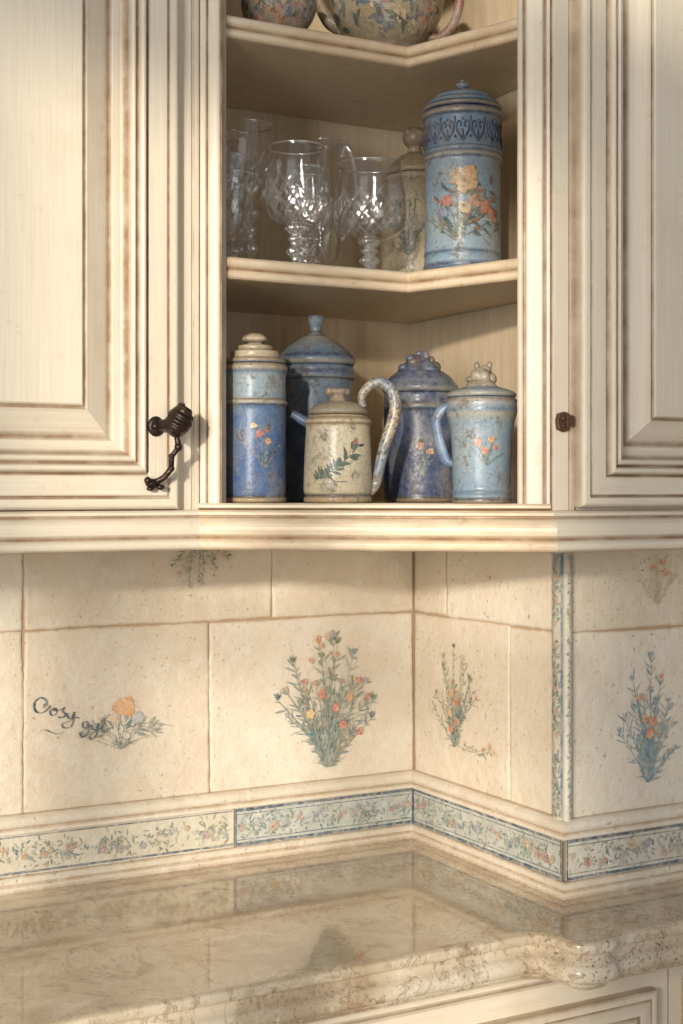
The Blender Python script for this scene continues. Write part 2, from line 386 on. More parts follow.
for x,y in ((1.075,-.345),(1.05,-.322),(1.088,-.372)): A.bloom(x,y,.0088,S(198,72,36),6)
A.rose(1.030,-.352,.008,S(224,196,140),S(196,144,84)); A.rose(1.10,-.33,.007,S(214,160,118),S(190,114,78)); A.bloom(1.118,-.385,.007,S(198,96,58))
for x,y in ((1.03,-.268),(1.05,-.245),(1.075,-.26),(1.06,-.232)): A.bloom(x,y,.006,S(212,156,128))
A.bouquet(.842,-.06,-.095,-.11,12,[S(76,102,76),S(94,116,84),S(72,106,100)],[S(186,130,96),S(150,140,116)],lw=1.1,leafd=1.2,tip=.4)
A.apply(mb,mapL,m=2)
o=mb.finish('wall_back',TM); struct(o,'hand-painted cream tile backsplash wall')
XS=1.2330
mb=MB(); mb.prism([(XC+.0028,YF+.0028),(XR,YF+.0028),(XR,YB+.12),(XC+.0028,YB+.12)],-ZC,1.3,GC,0)
for y0,y1 in ((1.973,1.706),(1.706,1.5925)): tile(mb,mapS,-y0,-y1,ZM-.01,ZT,R.choice(CR),R)
for y0,y1 in ((1.973,1.878),(1.878,1.5925)): tile(mb,mapS,-y0,-y1,ZT,ZU,R.choice(CR),R)
A=Art(9); A.bouquet(-1.852,-.402,.160,.135,16,GR+BLG,BL,lw=.8,leafd=1.15,inner=.1,tip=.6)
A.line([(-1.845,-.398),(-1.80,-.402),(-1.752,-.388)],.0011,GR[1])
for k in range(16):
    u=-1.83+.005*k; A.leaf(u,-.400+.006*sin(k*.5),A.r.choice((.6,-.5))+A.r.uniform(-.3,.3),.010,.0026,lerp(A.r.choice(GR),(.8,.72,.58),.25))
for u,v,r_ in ((-1.756,-.386,.0065),(-1.772,-.394,.0055),(-1.745,-.394,.005)): A.bloom(u,v,r_,lerp(A.r.choice(BL[:4]),(.8,.72,.58),.3))
A.bloom(-1.845,-.33,.009,S(200,96,60)); A.rose(-1.862,-.35,.007,S(220,176,120),S(196,126,80))
A.bloom(-1.842,-.362,.008,S(204,106,66)); A.rose(-1.858,-.318,.008,S(214,160,110),S(190,100,60)); A.bloom(-1.86,-.375,.009,S(196,82,46))
A.apply(mb,mapS,m=2)
o=mb.finish('wall_side',TM); struct(o,'painted tile return wall')
mb=MB(); mb.box(XC+.004,XR,YF+.0026,YF+.0029,-.6,ZU,GC,0)
for u0,u1 in ((XS+.0005,1.60),(1.60,2.0),(2.0,XR)): tile(mb,mapF,u0,u1,ZM-.01,ZT,R.choice(CR),R)
for u0,u1 in ((XS+.0005,1.72),(1.72,XR)): tile(mb,mapF,u0,u1,ZT,ZU,R.choice(CR),R)
PBL=[S(106,146,160),S(92,136,158),S(122,152,146),S(132,162,174),S(112,150,176)]
A=Art(21); A.bouquet(1.374,-.422,.185,.100,16,PBL,[S(120,154,182),S(210,130,94),S(140,172,190),S(216,164,120)],lw=.9,leafd=1.1,inner=.1,tip=.7)
A.bloom(1.384,-.335,.010,S(204,108,72),6); A.bloom(1.370,-.33,.008,S(210,134,84)); A.bloom(1.366,-.30,.007,S(214,156,104)); A.rose(1.378,-.352,.008,S(216,146,98),S(194,100,64))
A.bouquet(1.392,-.165,.080,.075,8,[S(184,174,146),S(192,182,154)],[S(216,150,100),S(208,130,84),S(218,164,116)],lw=1)
for x,y in ((1.385,-.112),(1.400,-.104),(1.408,-.120)): A.bloom(x,y,.0065,S(214,146,98))
A.apply(mb,mapF,m=2)
o=mb.finish('wall_right',TM); struct(o,'painted tile wall')
path=[(XL,YB),(XC,YB),(XC,YF),(XR,YF)]
c0=S(232,222,203); c1=S(184,156,122)
mb=MB(); pr_=crm([(-.003,ZM+.001,0),(.004,ZM+.001,0),(.0095,ZM-.0005,0),(.0145,ZM-.004,0),(.0168,ZM-.009,0),(.0155,ZM-.0145,0),(.0110,ZM-.0185,0),(.0135,ZM-.0215,0),(.0130,ZM-.026,0),(.004,ZM-.028,0),(-.003,ZM-.028,0)],3)
cc=[c1,c1,c0,c0,c0,c0,c1,c0,c0,c1,c1]
mb.sweep(path,[(v.x,v.y,lerp(cc[min(i//3,10)],cc[min(i//3+1,10)],(i%3)/3)) for i,v in enumerate(pr_)])
o=mb.finish('trim_1',[tile_m]); struct(o,'cream rail moulding above the border tiles')
mb=MB(); mb.sweep(path,[(-.003,-.545,c1),(.008,-.545,c1),(.011,-.548,c0),(.010,-.554,c0),(.008,-.557,c1),(.013,-.560,c0),(.013,-.567,c1),(-.003,-.567,c1)])
o=mb.finish('trim_2',[tile_m]); struct(o,'cream base moulding on the worktop')
mb=MB(); ZB0,ZB1=-.545,-.487
PB=S(216,209,188); BB=S(182,192,188); BLINE=S(56,86,110)
def band(mp,u0,u1,base,blue,seed):
    q=[(u0,ZB0),(u1,ZB0),(u1,ZB1),(u0,ZB1)]
    mb.poly([mp(a,b,.004) for a,b in q],base,0)
    A=Art(seed); r=A.r
    def rule(v,w,c):
        x=u0+.002
        while x<u1-.002:
            e=min(x+r.uniform(.006,.02),u1-.002); k=lerp(c,base,r.uniform(0,.25)); ww=w*r.uniform(.8,1.1)
            A.p.append(([(x,v-ww/2),(e,v-ww/2),(e,v+ww/2),(x,v+ww/2)],k)); x=e
    if blue:
        for v,w in ((ZB0+.003,.0045),(ZB1-.003,.0045),(ZB0+.0095,.0013),(ZB1-.0095,.0013)): rule(v,w,BLINE)
        for u in (u0+.002,u1-.002): A.p.append(([(u-.0012,ZB0),(u+.0012,ZB0),(u+.0012,ZB1),(u-.0012,ZB1)],BLINE))
    else:
        for v,w in ((ZB0+.004,.0035),(ZB1-.003,.0018)): rule(v,w,lerp(BLINE,base,.1))
    zc=(ZB0+ZB1)/2; L=u1-u0
    for k in range(int(L/.0008)):
        x=r.uniform(u0+.006,u1-.006); cl=.5+.5*sin(x*63+seed+2*sin(x*17)); y=zc+r.gauss(0,.0095)
        y=min(max(y,ZB0+.012),ZB1-.012)
        if r.random()<.25+.7*cl: A.leaf(x,y,r.uniform(0,6.3),r.uniform(.005,.012),.0024,lerp(r.choice(GR+BLG+[S(118,116,88)]),base,r.uniform(.05,.6)))
    for k in range(int(L/.026)):
        x=u0+.016+k*.026+r.uniform(-.012,.012); 
        if x>u1-.010: break
        y=zc+r.uniform(-.009,.009); c=lerp(r.choice([S(160,88,70),S(178,132,80),S(130,104,120),S(84,112,148),S(144,72,62)]),base,r.uniform(.15,.45))
        A.bloom(x,y,r.uniform(.005,.009),c)
        if r.random()<.5: A.bloom(x+.008,y+r.uniform(-.006,.006),.0045,c)
    A.apply(mb,mp,.0043,m=1)
band(mapL,XL,.32,PB,False,1); band(mapL,.322,.899,PB,False,2); band(mapL,.9005,XC-.004,BB,True,5)
band(mapS,-YB+.004,-YF-.001,BB,True,6); band(mapF,XC-.001,1.58,S(212,209,194),True,7); band(mapF,1.5815,XR,BB,True,8)
o=mb.finish('trim_3',[tile_m,brush_m]); struct(o,'floral border tile band with blue lines')
mb=MB(); x0,x1,y0,y1=1.2150,XS,1.5640,1.5945; pl=[]
bow=lambda t:.0035*(1-(2*t-1)**2)
for k in range(9): t=k/8; pl.append((x0+.0035-bow(t),y1-(y1-y0-.006)*t))
for k in range(9): a=pi*1.0+k/8*pi/2; pl.append((x0+.0095+.0060*cos(a),y0+.006+.0060*sin(a)))
pl.append((x1,y0+.003)); pl.append((x1,y1)); n=len(pl)
SB=S(220,216,200)
a_=[mb.vert((x,y,ZM-.001),SB) for x,y in pl]; b_=[mb.vert((x,y,.0),SB) for x,y in pl]
mb.face(b_); 
for i in range(n): mb.face((a_[i],a_[(i+1)%n],b_[(i+1)%n],b_[i]),0,i<n-2)
A2=Art(18); r=A2.r
for k in range(420):
    v=-.02-.435*k/420; 
    if sin(v*40)>-.8: A2.leaf(r.uniform(-.009,.010),v,r.uniform(0,6.3),r.uniform(.006,.012),.0032,lerp(r.choice(BLG+GR),SB,r.uniform(.0,.4)))
for k in range(14): A2.bloom(r.uniform(-.003,.003),-.03-.031*k,.0062,lerp(r.choice([S(196,134,100),S(80,118,154),S(180,110,84)]),SB,.15))
for u in (-.0120,.0122):
    v=-.457
    while v<-.004:
        e=min(v+r.uniform(.008,.02),-.002); A2.p.append(([(u-.0013,v),(u+.0013,v),(u+.0013,e),(u-.0013,e)],lerp(S(70,110,140),SB,r.uniform(.0,.35)))); v=e
def mpc(u,v,o):
    t=(u+.0140)/.0275; t=max(0,min(1,t)); return (x0+.0035-bow(t)-o,y1-(y1-y0-.006)*t,v)
A2.apply(mb,mpc,m=1)
A3=Art(19)   # the painting continues faintly round the nose onto the front face
for k in range(150):
    v=-.02-.435*k/150; A3.leaf(1.2245+A3.r.uniform(-.001,.006),v,A3.r.uniform(0,6.3),.007,.0026,lerp(A3.r.choice(BLG+GR),SB,A3.r.uniform(.2,.6)))
A3.apply(mb,lambda u,v,o:(min(u,1.2325),y0+(.003*max(0,(u-1.2245))/(x1-1.2245))-o,v),m=1)
o=mb.finish('trim_4',[tile_m,brush_m]); struct(o,'rounded floral painted corner tile strip')
# ------------------------------------------------------------ worktop
ZW=-.567
edge=[(XL,1.465),(1.076,1.465)]
for k in range(1,11): a=pi/2-k/10*pi/2; edge.append((1.076+.028*cos(a),1.437+.028*sin(a)))
edge+=[(1.104,1.4300)]
for k in range(1,17): a=pi+k/16*pi/2; edge.append((1.140+.036*cos(a),1.4280+.036*sin(a)))
edge+=[(1.158,1.3920),(1.165,1.3935),(1.171,1.3975),(1.177,1.4020),(1.185,1.4048),(1.198,1.4055),(XR,1.4055)]
pc=[(-.014,0),(-.008,-.0003),(-.004,-.0012),(-.001,-.0030),(0,-.0060),(0,-.0100),(-.001,-.0132),(-.004,-.0150),(-.0095,-.0156),(-.0115,-.0164),(-.0120,-.0195),(-.011,-.0240),(-.007,-.0285),(-.002,-.0320),(.001,-.0365),(.002,-.0410),(.002,-.0455),(.0,-.0500),(-.004,-.0530),(-.0095,-.0536),(-.0115,-.0546),(-.012,-.0580),(-.015,-.0615),(-.020,-.065)]
prof=[(v.x,v.y,0) for v in crm([(a,b,0) for a,b in pc],3)]
mb=MB(); mb.sweep(edge,[(a,ZW+b,c) for a,b,c in prof],caps=True,sm=False)
def offpath(path,o):
    out=[];N_=len(path)
    for i in range(N_):
        a=Vector(path[i])-Vector(path[i-1]) if i else Vector(path[1])-Vector(path[0]); b=Vector(path[min(i+1,N_-1)])-Vector(path[i]) if i<N_-1 else a
        a.normalize(); b.normalize(); na=Vector((a.y,-a.x)); nb=Vector((b.y,-b.x)); mm=(na+nb).normalized(); k=1/max(.3,mm.dot(na))
        out.append((path[i][0]+mm.x*k*o,path[i][1]+mm.y*k*o))
    return out
for off,z,rev in ((-.014,ZW,False),(-.020,ZW-.065,True)):
    e=offpath(edge,off)
    pl=e+[(XR,YF+.002),(XC+.002,YF+.002),(XC+.002,YB+.002),(XL,YB+.002)]
    ids=[mb.vert((x,y,z)) for x,y in pl]; mb.face(ids[::-1] if rev else ids)
o=mb.finish('worktop',[marble_m],origin=(0,1.5,ZC+ZW)); o.location=(0,1.5,ZC+ZW)
o['label']='polished beige and brown marble worktop with ogee edge'; o['category']='countertop'
# ------------------------------------------------------------ cabinetry helpers
DP=[(0,-.019,.8),(0,-.004,.5),(.0015,-.001,.3),(.0035,.001,.05),(.006,.0018,0),(.0115,.0018,0),(.0128,-.0020,.9),(.0144,-.0020,1),(.0158,.0008,.4),(.0178,.001,0),(.037,.001,.04),(.0388,.0003,.5),(.0405,-.0022,1),(.0420,.002,.7),(.0434,.0055,.2),(.0452,.0082,0),(.0472,.0088,0),(.0492,.0078,.05),(.0508,.0048,.35),(.052,.001,.95),(.0534,-.0004,1),(.0547,.0028,.5),(.0562,.0050,.1),(.0580,.0060,.0),(.0600,.0050,.1),(.0616,.0018,.4),(.0632,-.004,1),(.0658,-.0095,.8),(.0690,-.0120,0.2),(.078,-.0125,.05),(.0798,-.0145,.7),(.0822,-.0152,1),(.0848,-.0138,.7),(.089,-.0116,.15),(.098,-.0066,.0),(.1070,-.0016,.0),(.1128,.0012,.2),(.1146,-.0012,1),(.1162,-.0010,.9),(.1178,.0018,.4),(.1198,.0034,0)]
def panel(mb,mp,u0,u1,v0,v1,prof,k=1.0):
    rings=[]
    for d,h,g in prof:
        d*=k; rings.append([(u0+d,v0+d,h,g),(u1-d,v0+d,h,g),(u1-d,v1-d,h,g),(u0+d,v1-d,h,g)])
    for A,B in zip(rings,rings[1:]):
        for i in range(4):
            j=(i+1)%4; q=[A[i],A[j],B[j],B[i]]
            mb.face([mb.vert(mp(a,b,h),g) for a,b,h,g in q],1 if i in (0,2) else 0)
    mb.face([mb.vert(mp(a,b,h),0) for a,b,h,g in rings[-1]],0)
    mb.face([mb.vert(mp(a,b,h),.3) for a,b,h,g in rings[0]][::-1],0)
def upright(mb,o,d,prof,z0,z1,th=.02):
    nx,ny=d[1],-d[0]; pr=[(prof[0][0],-th,.3)]+prof+[(prof[-1][0],-th,.3)]
    P=[(o[0]+d[0]*a+nx*b,o[1]+d[1]*a+ny*b,g) for a,b,g in pr]
    A=[mb.vert((x,y,z0),g) for x,y,g in P]; B=[mb.vert((x,y,z1),g) for x,y,g in P]
    for i in range(len(P)-1): mb.face((A[i],A[i+1],B[i+1],B[i]))
    mb.face((A[-1],A[0],B[0],B[-1])); mb.face(A[::-1]); mb.face(B)
def reeds(a0,a1,n,h=.004,base=0.0):
    out=[]; w=(a1-a0)/n
    for i in range(n):
        s=a0+i*w; out.append((s,base-.001,1.0))
        for t,k in ((.08,.35),(.2,.7),(.35,.92),(.5,1),(.65,.92),(.8,.7),(.92,.35)): out.append((s+w*t,base+h*k,.5 if t in(.08,.92) else 0))
    out.append((a1,base-.001,1.0)); return out
A_=(.705,1.65); B_=(1.0447,1.370); dd=Vector((B_[0]-A_[0],B_[1]-A_[1])); LEN=dd.length; dd.normalize()
ZTOP=.84
lightrail=[(0,-.0245,1),(.004,-.0245,.8),(.009,-.0255,.1),(.0125,-.028,0),(.0125,-.031,.1),(.0095,-.0328,.9),(.0095,-.0338,1),(.0115,-.0348,.5),(.0145,-.036,.05),(.0185,-.0385,.0),(.0215,-.0415,.0),(.0232,-.0455,0),(.0235,-.0495,0),(.0225,-.0545,.0),(.0185,-.0582,.7),(.0175,-.0595,1),(.0195,-.061,.5),(.022,-.0625,.05),(.0248,-.065,0),(.0258,-.068,0),(.0248,-.071,.0),(.022,-.0738,.5),(.018,-.075,.8),(0,-.0755,.7)]
rail_path=[(XL+.6,1.65),A_,B_,(1.95,1.37)]
WM=[wood_v,wood_h]
L0=(.10,1.80,ZC-.076)
cab=empty('wall_cabinet',L0,'cream glazed wall cabinet with raised panel door and dark bronze knob','cabinet')
mb=MB(); mb.box(-.30,.7045,1.651,1.968,-.0745,ZTOP,0.0,1)
upright(mb,(-.30,1.65),(1,0),[(0,0,.2),(.46,0,.2)],-.025,ZTOP,.0)
upright(mb,(.672,1.65),(1,0),[(0,0,1),(.002,.001,.5),(.005,.002,0),(.0215,.002,0.0),(.0235,-.001,1),(.0245,-.001,1),(.0262,.002,.3),(.028,.002,0),(.0325,.002,.5)],-.025,ZTOP,.0)
mb.finish('body',WM,L0,cab)
mb=MB(); mb.sweep(rail_path,lightrail,0,segs=[0]); mb.finish('moulding',[wood_h],L0,cab)
def door(parent,orig,u0,u1,v0,v1,Yf,k):
    mb=MB(); panel(mb,lambda u,v,h:(u,Yf-h,v),u0,u1,v0,v1,DP,k)
    return mb.finish('door',WM,orig,parent)
d1=door(cab,L0,.185,.671,-.0235,.79,1.630,1.06)
d0=door(cab,L0,-.295,.181,-.0235,.79,1.630,1.06)
mb=MB(); kx,ky=.6565,1.5970
pr=[(1e-5,.0635),(.004,.064),(.0075,.0665),(.0118,.070)]+[(.0134+.0030*sin(pi*k/16),.072+.023*k/16) for k in range(17)]+[(.0118,.0975),(.008,.1005),(.0045,.103),(.004,.105),(1e-5,.1065)]
P=[(max(v.x,1e-5),v.y,(0,0,0)) for v in crm([(a,b,0) for a,b in pr],3)]
mb.lathe(P,72,lambda x,y,z:(kx+x+(z-.085)*.16,ky+y,z),rib=.07,ribn=6,tw=2*pi*6/.055)
mb.tube([(.641,1.628,.078),(.645,1.615,.080),(.652,1.602,.083)],lambda f:.0075-.002*f,(0,0,0),14)
mb.ball((.6385,1.6275,.078),.0115,(0,0,0),(.95,.35,1.1)); mb.ball((.636,1.623,.078),.005,(0,0,0))
mb.finish('knob',[bronze],L0,d1)
mb=MB()
mb.tube([(.6535,1.598,.067),(.6555,1.597,.054)],lambda f:.0036+.0008*sin(f*12),(0,0,0),12,n=4)
mb.ball((.6555,1.597,.052),.0050,(0,0,0),(1,1,1.1))
mb.tube([(.6555,1.597,.051),(.6490,1.602,.041)],.0032,(0,0,0),12,n=3); mb.ball((.6490,1.602,.041),.0040,(0,0,0))
mb.tube([(.6490,1.602,.041),(.6500,1.606,.027)],lambda f:.0034,(0,0,0),12,n=3); mb.ball((.6500,1.606,.026),.0043,(0,0,0),(1,1,.9))
mb.tube([(.6500,1.606,.026),(.6425,1.612,.015),(.634,1.617,.010)],lambda f:.0038,(0,0,0),12,n=3)
mb.ball((.6325,1.6225,.008),.0080,(0,0,0),(1.25,.7,.75)); mb.ball((.6245,1.619,.0115),.0044,(0,0,0),(1,1,1.1)); mb.ball((.6405,1.617,.0035),.0046,(0,0,0),(1.2,1,.8)); mb.ball((.628,1.619,.0015),.0040,(0,0,0),(1.3,1,.7))
mb.finish('latch',[bronze],L0,d1)
R0=(1.5,1.47,ZC-.076)
cab2=empty('wall_cabinet',R0,'cream glazed wall cabinet with raised panel door and small rusty catch','cabinet')
mb=MB(); mb.prism([(1.078,1.372),(1.2255,1.462),(1.2255,1.570),(1.95,1.570),(1.95,1.372)],-.0745,ZTOP,0.0,1)
mb.poly([(1.08,1.3705,-.025),(1.95,1.3705,-.025),(1.95,1.3705,ZTOP),(1.08,1.3705,ZTOP)],0.2)
upright(mb,(1.0452,1.37),(1,0),[(0,.001,1),(.001,.0025,.3),(.003,.003,0),(.0235,.003,.0),(.0248,0,1),(.026,0,1),(.0275,.002,.4),(.031,.002,.7)],-.025,ZTOP,.012)
mb.finish('body',WM,R0,cab2)
mb=MB(); mb.sweep(rail_path,lightrail,0,segs=[2]); mb.finish('moulding',[wood_h],R0,cab2)
d2=door(cab2,R0,1.0765,1.54,-.0205,.79,1.350,.94)
door(cab2,R0,1.546,1.945,-.0205,.79,1.350,.94)
mb=MB()
def plate(pts,yb,yf):
    a=[mb.vert((x,yb,z)) for x,z in pts]; k=.9; cx=sum(p[0] for p in pts)/len(pts); cz=sum(p[1] for p in pts)/len(pts)
    b=[mb.vert((x,yf+.001,z)) for x,z in pts]; c=[mb.vert((cx+(x-cx)*k,yf,cz+(z-cz)*k)) for x,z in pts]
    n=len(pts)
    for A,B in ((a,b),(b,c)):
        for i in range(n): mb.face((A[i],A[(i+1)%n],B[(i+1)%n],B[i]))
    mb.face(c)
plate([(1.050,.073),(1.058,.070),(1.066,.072),(1.068,.080),(1.067,.092),(1.060,.0945),(1.051,.092),(1.0485,.084)],1.367,1.3615)
plate([(1.060,.076),(1.0715,.077),(1.0725,.083),(1.071,.090),(1.061,.0905)],1.364,1.3585)
mb.ball((1.056,1.361,.086),.0028,(0,0,0)); mb.ball((1.056,1.361,.077),.0024,(0,0,0))
mb.finish('catch',[rust],R0,d2)
C0=(.95,1.75,ZC-.076)
unit=empty('corner_shelf_unit',C0,'cream open corner cabinet with two moulded shelves between fluted posts','cabinet')
inner=[(.741,1.646),(.741,1.958),(1.210,1.958),(1.210,1.455),(1.072,1.3755)]
mb=MB()
def wallpanel(a,b,t=.010):
    d=Vector((b[0]-a[0],b[1]-a[1])).normalized(); nx,ny=-d.y*t,d.x*t
    mb.prism([a,b,(b[0]+nx,b[1]+ny),(a[0]+nx,a[1]+ny)],-.074,ZTOP,0.03,0)
for a,b in zip(inner,inner[1:]): wallpanel(a,b)
mb.prism([(A_[0]+.002,A_[1]+.002),(1.046,1.3725),(1.070,1.3765),(1.208,1.457),(1.208,1.957),(.743,1.957),(.743,1.66)],ZTOP-.02,ZTOP,0.05,0)
mb.finish('body',[wood_in],C0,unit)
mb=MB(); mb.prism([(A_[0]+.001,A_[1]-.0005),(B_[0],B_[1]),(1.071,1.3765),(1.208,1.457),(1.208,1.957),(.743,1.957)],-.074,-.017,0.1,0)
mb.finish('bottom_shelf',[wood_edge],C0,unit)
mb=MB()
upright(mb,A_,(dd.x,dd.y),[(0,.001,1)]+reeds(.001,.011,1,.004)+reeds(.011,.029,1,.0035)+[(.030,.0,.6)],-.0165,ZTOP,.018)
upright(mb,A_,(dd.x,dd.y),[(.400,0,.4),(.402,.002,.2),(.404,.003,0),(.4065,.002,.5),(.4077,-.0005,1),(.4087,-.0005,1),(.410,.002,.5),(.4125,.0035,0),(.420,.004,0),(.429,.0035,0),(.4312,.002,.5),(.4325,-.0005,1),(.4335,-.0005,1),(.435,.002,.4),(.437,.002,0),(LEN-.001,.002,.6)],-.0165,ZTOP,.018)
mb.finish('post',[wood_v],C0,unit)
mb=MB(); mb.sweep([A_,B_],[(0,-.0165,.3),(.003,-.0165,.2),(.006,-.019,0),(.006,-.022,.1),(0,-.0245,1)],0)
mb.sweep(rail_path,lightrail,0,segs=[1]); mb.finish('moulding',[wood_edge],C0,unit)
sp=[(.7425,1.657),(1.018,1.655),(1.075,1.500),(1.096,1.430)]
eprof=[(0,0,.2),(.003,-.0003,.15),(.006,-.0018,.05),(.0082,-.0045,0),(.0088,-.0078,0),(.0078,-.0108,.05),(.0055,-.0134,.3),(.003,-.0148,.8),(.0025,-.0158,1),(.0035,-.0172,.4),(.0052,-.0192,.1),(.006,-.022,0),(.0055,-.0255,.1),(.0035,-.028,.4),(0,-.029,.4)]
for zt in (.299,.608):
    mb=MB(); mb.prism(sp+[(1.206,1.475),(1.206,1.955),(.7425,1.955)],zt-.029,zt,0.0,0)
    mb.sweep(sp,[(a,zt+b,g) for a,b,g in eprof],1)
    mb.finish('shelf',[wood_in,wood_edge],C0,unit)
def base(x0,x1,splits,lab):
    O=((x0+x1)/2,1.7,0); e=empty('base_cabinet',O,lab,'cabinet')
    mb=MB(); mb.box(x0,x1,1.50,YB-.002 if x1<1.25 else YF-.002,-ZC+.001,-.6335,0.0,1)
    mb.sweep([(x0,1.50),(x1,1.50)],[(0,-.6335,.6),(.008,-.6335,.4),(.010,-.640,0),(.006,-.646,.9),(.001,-.650,.4),(0,-.654,.3)],1)
    mb.finish('body',WM,O,e)
    for a,b in splits:
        for v0,v1,nm in ((-.86,-.683,'drawer'),(-1.36,-.875,'door')):
            mb=MB(); panel(mb,lambda u,v,h:(u,1.482-h,v),a,b,v0,v1,[(0,-.0175,.6),(0,-.002,.8),(.004,.001,.2),(.010,.001,0),(.012,-.0015,1),(.015,.001,.3),(.030,.001,0),(.032,-.003,1),(.038,-.001,.3),(.044,0,0)],1)
            mb.finish(nm,WM,O,e)
base(-.9,.60,[(-.88,-.12),(-.10,.585)],'cream glazed base cabinet under the marble worktop')
O=(1.0,1.7,0); e=empty('base_cabinet',O,'cream glazed base cabinet with framed drawer below the worktop corner','cabinet')
mb=MB(); mb.prism([(.603,1.50),(1.345,1.50),(1.345,1.573),(1.222,1.573),(1.222,1.971),(.603,1.971)],-ZC+.001,-.6335,0.0,1)
mb.sweep([(.603,1.50),(1.345,1.50)],[(0,-.6335,.6),(.008,-.6335,.4),(.010,-.640,0),(.006,-.646,.9),(.001,-.650,.4),(0,-.654,.3)],1)
mb.finish('body',WM,O,e)
for v0,v1,nm in ((-.86,-.683,'drawer'),(-1.36,-.875,'door')):
    mb=MB(); panel(mb,lambda u,v,h:(u,1.482-h,v),.64,1.313,v0,v1,[(0,-.0175,.6),(0,-.002,.8),(.004,.001,.2),(.010,.001,0),(.012,-.0015,1),(.015,.001,.3),(.030,.001,0),(.032,-.003,1),(.038,-.001,.3),(.044,0,0)],1)
    mb.finish(nm,WM,O,e)
base(1.348,2.3,[(1.37,1.82),(1.835,2.28)],'cream glazed base cabinet beneath the projecting worktop')
# ------------------------------------------------------------ ceramics
FZ=-.017
NAVY=S(44,66,108); BLU=S(66,100,150); LBL=S(142,166,182); TAN=S(178,152,116); CRM=S(214,198,164); DRK=S(60,50,46); SLT=S(92,120,146)
def rad_at(prof,z):
    for a,b in zip(prof,prof[1:]):
        if min(a[1],b[1])<=z<=max(a[1],b[1]) and abs(b[1]-a[1])>1e-7: return a[0]+(b[0]-a[0])*(z-a[1])/(b[1]-a[1])
    return prof[0][0]
def cylmap(prof,pos,da=0):
    ac=atan2(-pos[1],-pos[0])+da
    def f(u,v,o):
        r=rad_at(prof,v)+o; a=ac+u/max(r,.01); return (r*cos(a),r*sin(a),v)
    return f
def pot(name,pos,z0,label,body,lid=None,knob=None,art=None,handle=None,extra=None,cat='canister',group=None):
    e=empty(name,(pos[0],pos[1],z0+ZC+.0003),label,cat,group)
    mb=MB(); P=smp(body,3); mb.lathe(P,56)
    if art:
        A=Art(sum(map(ord,label))); art(A); A.apply(mb,cylmap(P,pos),.0005,2e-6)
    mb.finish('body',[glaze_m],parent=e,world=False)
    lo=None
    if lid:
        mb=MB(); mb.lathe(smp(lid,3),48); lo=mb.finish('lid',[glaze_m],parent=e,world=False)
    if knob:
        mb=MB(); knob(mb); mb.finish('knob',[glaze_m],parent=lo or e,world=False)
    if handle:
        mb=MB(); handle(mb); mb.finish('handle',[glaze_m],parent=e,world=False)
    if extra:
        mb=MB(); extra[1](mb); mb.finish(extra[0],[glaze_m],parent=e,world=False)
    return e
RX,RY=.8755,-.483
def sidep(u,v,w=0): return (RX*u-.483*w, RY*u-.8755*w, v)
RB=[S(200,84,52),S(216,146,76),S(218,186,130),S(180,72,62)]
CG=[S(66,92,72),S(86,110,84),S(54,78,80)]
grp='painted storage jars in the corner cabinet'
def art(A):
    A.bouquet(.012,.045,.060,.055,8,CG+[S(140,164,166)],RB,lw=1.2,inner=.1); A.bloom(.006,.090,.0065,RB[0]); A.bloom(.018,.080,.0055,RB[1]); A.bloom(-.002,.100,.0055,RB[2]); A.bloom(.016,.095,.005,RB[3])
pot('canister',(.799,1.683),FZ,'two-tone blue ceramic canister with tan lid and small flower spray',
 [(.036,0,TAN),(.0405,.001,TAN),(.0418,.005,S(196,170,130)),(.0395,.008,DRK),(.040,.011,BLU),(.0405,.02,BLU),(.0405,.06,S(62,100,154)),(.0405,.120,S(84,118,160)),(.0415,.127,NAVY),(.0428,.131,S(196,190,170)),(.0405,.135,S(120,92,64)),(.0405,.139,LBL),(.0405,.165,S(150,172,184)),(.042,.171,SLT),(.0432,.176,S(190,176,146)),(.041,.181,S(140,112,80)),(.038,.182,SLT)],
 lid=[(.040,.1825,SLT),(.0405,.186,TAN),(.0385,.1885,S(140,116,88)),(.033,.190,S(200,180,146)),(.0325,.196,S(210,192,158)),(.031,.1985,S(206,188,154)),(.024,.2000,S(150,126,96)),(.0235,.2045,S(206,186,150)),(.021,.2065,S(196,174,138)),(.014,.2075,TAN),(1e-5,.208,TAN)],
 knob=lambda mb:(mb.lathe(smp([(.011,.2075,TAN),(.0115,.210,DRK),(.0155,.2125,S(196,172,134)),(.0165,.216,S(204,180,142)),(.013,.2200,TAN),(.007,.2225,TAN),(1e-5,.2235,TAN)]),32,rib=.06,ribn=5)),art=art,group=grp)
def kn(mb): mb.lathe(smp([(.010,.2405,SLT),(.008,.243,DRK),(.0075,.247,SLT),(.0085,.252,SLT),(.0115,.259,S(120,146,164)),(.0125,.264,SLT),(.012,.267,DRK),(1e-5,.268,SLT)]),28)
pot('canister',(.9485,1.795),FZ,'large slate-blue lidded canister with domed lid and finial',
 [(.050,0,DRK),(.054,.004,SLT),(.0545,.02,S(72,100,138)),(.054,.10,S(72,100,138)),(.054,.170,SLT),(.056,.175,S(160,156,142)),(.057,.180,SLT),(.055,.186,NAVY),(.055,.190,SLT),(.0525,.194,SLT)],
 lid=[(.0545,.1945,SLT),(.057,.198,S(172,164,144)),(.0575,.203,SLT),(.054,.208,NAVY),(.050,.212,SLT),(.040,.222,S(122,144,156)),(.028,.230,S(140,146,142)),(.020,.235,S(170,158,134)),(.014,.238,DRK),(.012,.2405,SLT),(1e-5,.241,SLT)],knob=kn,group=grp)
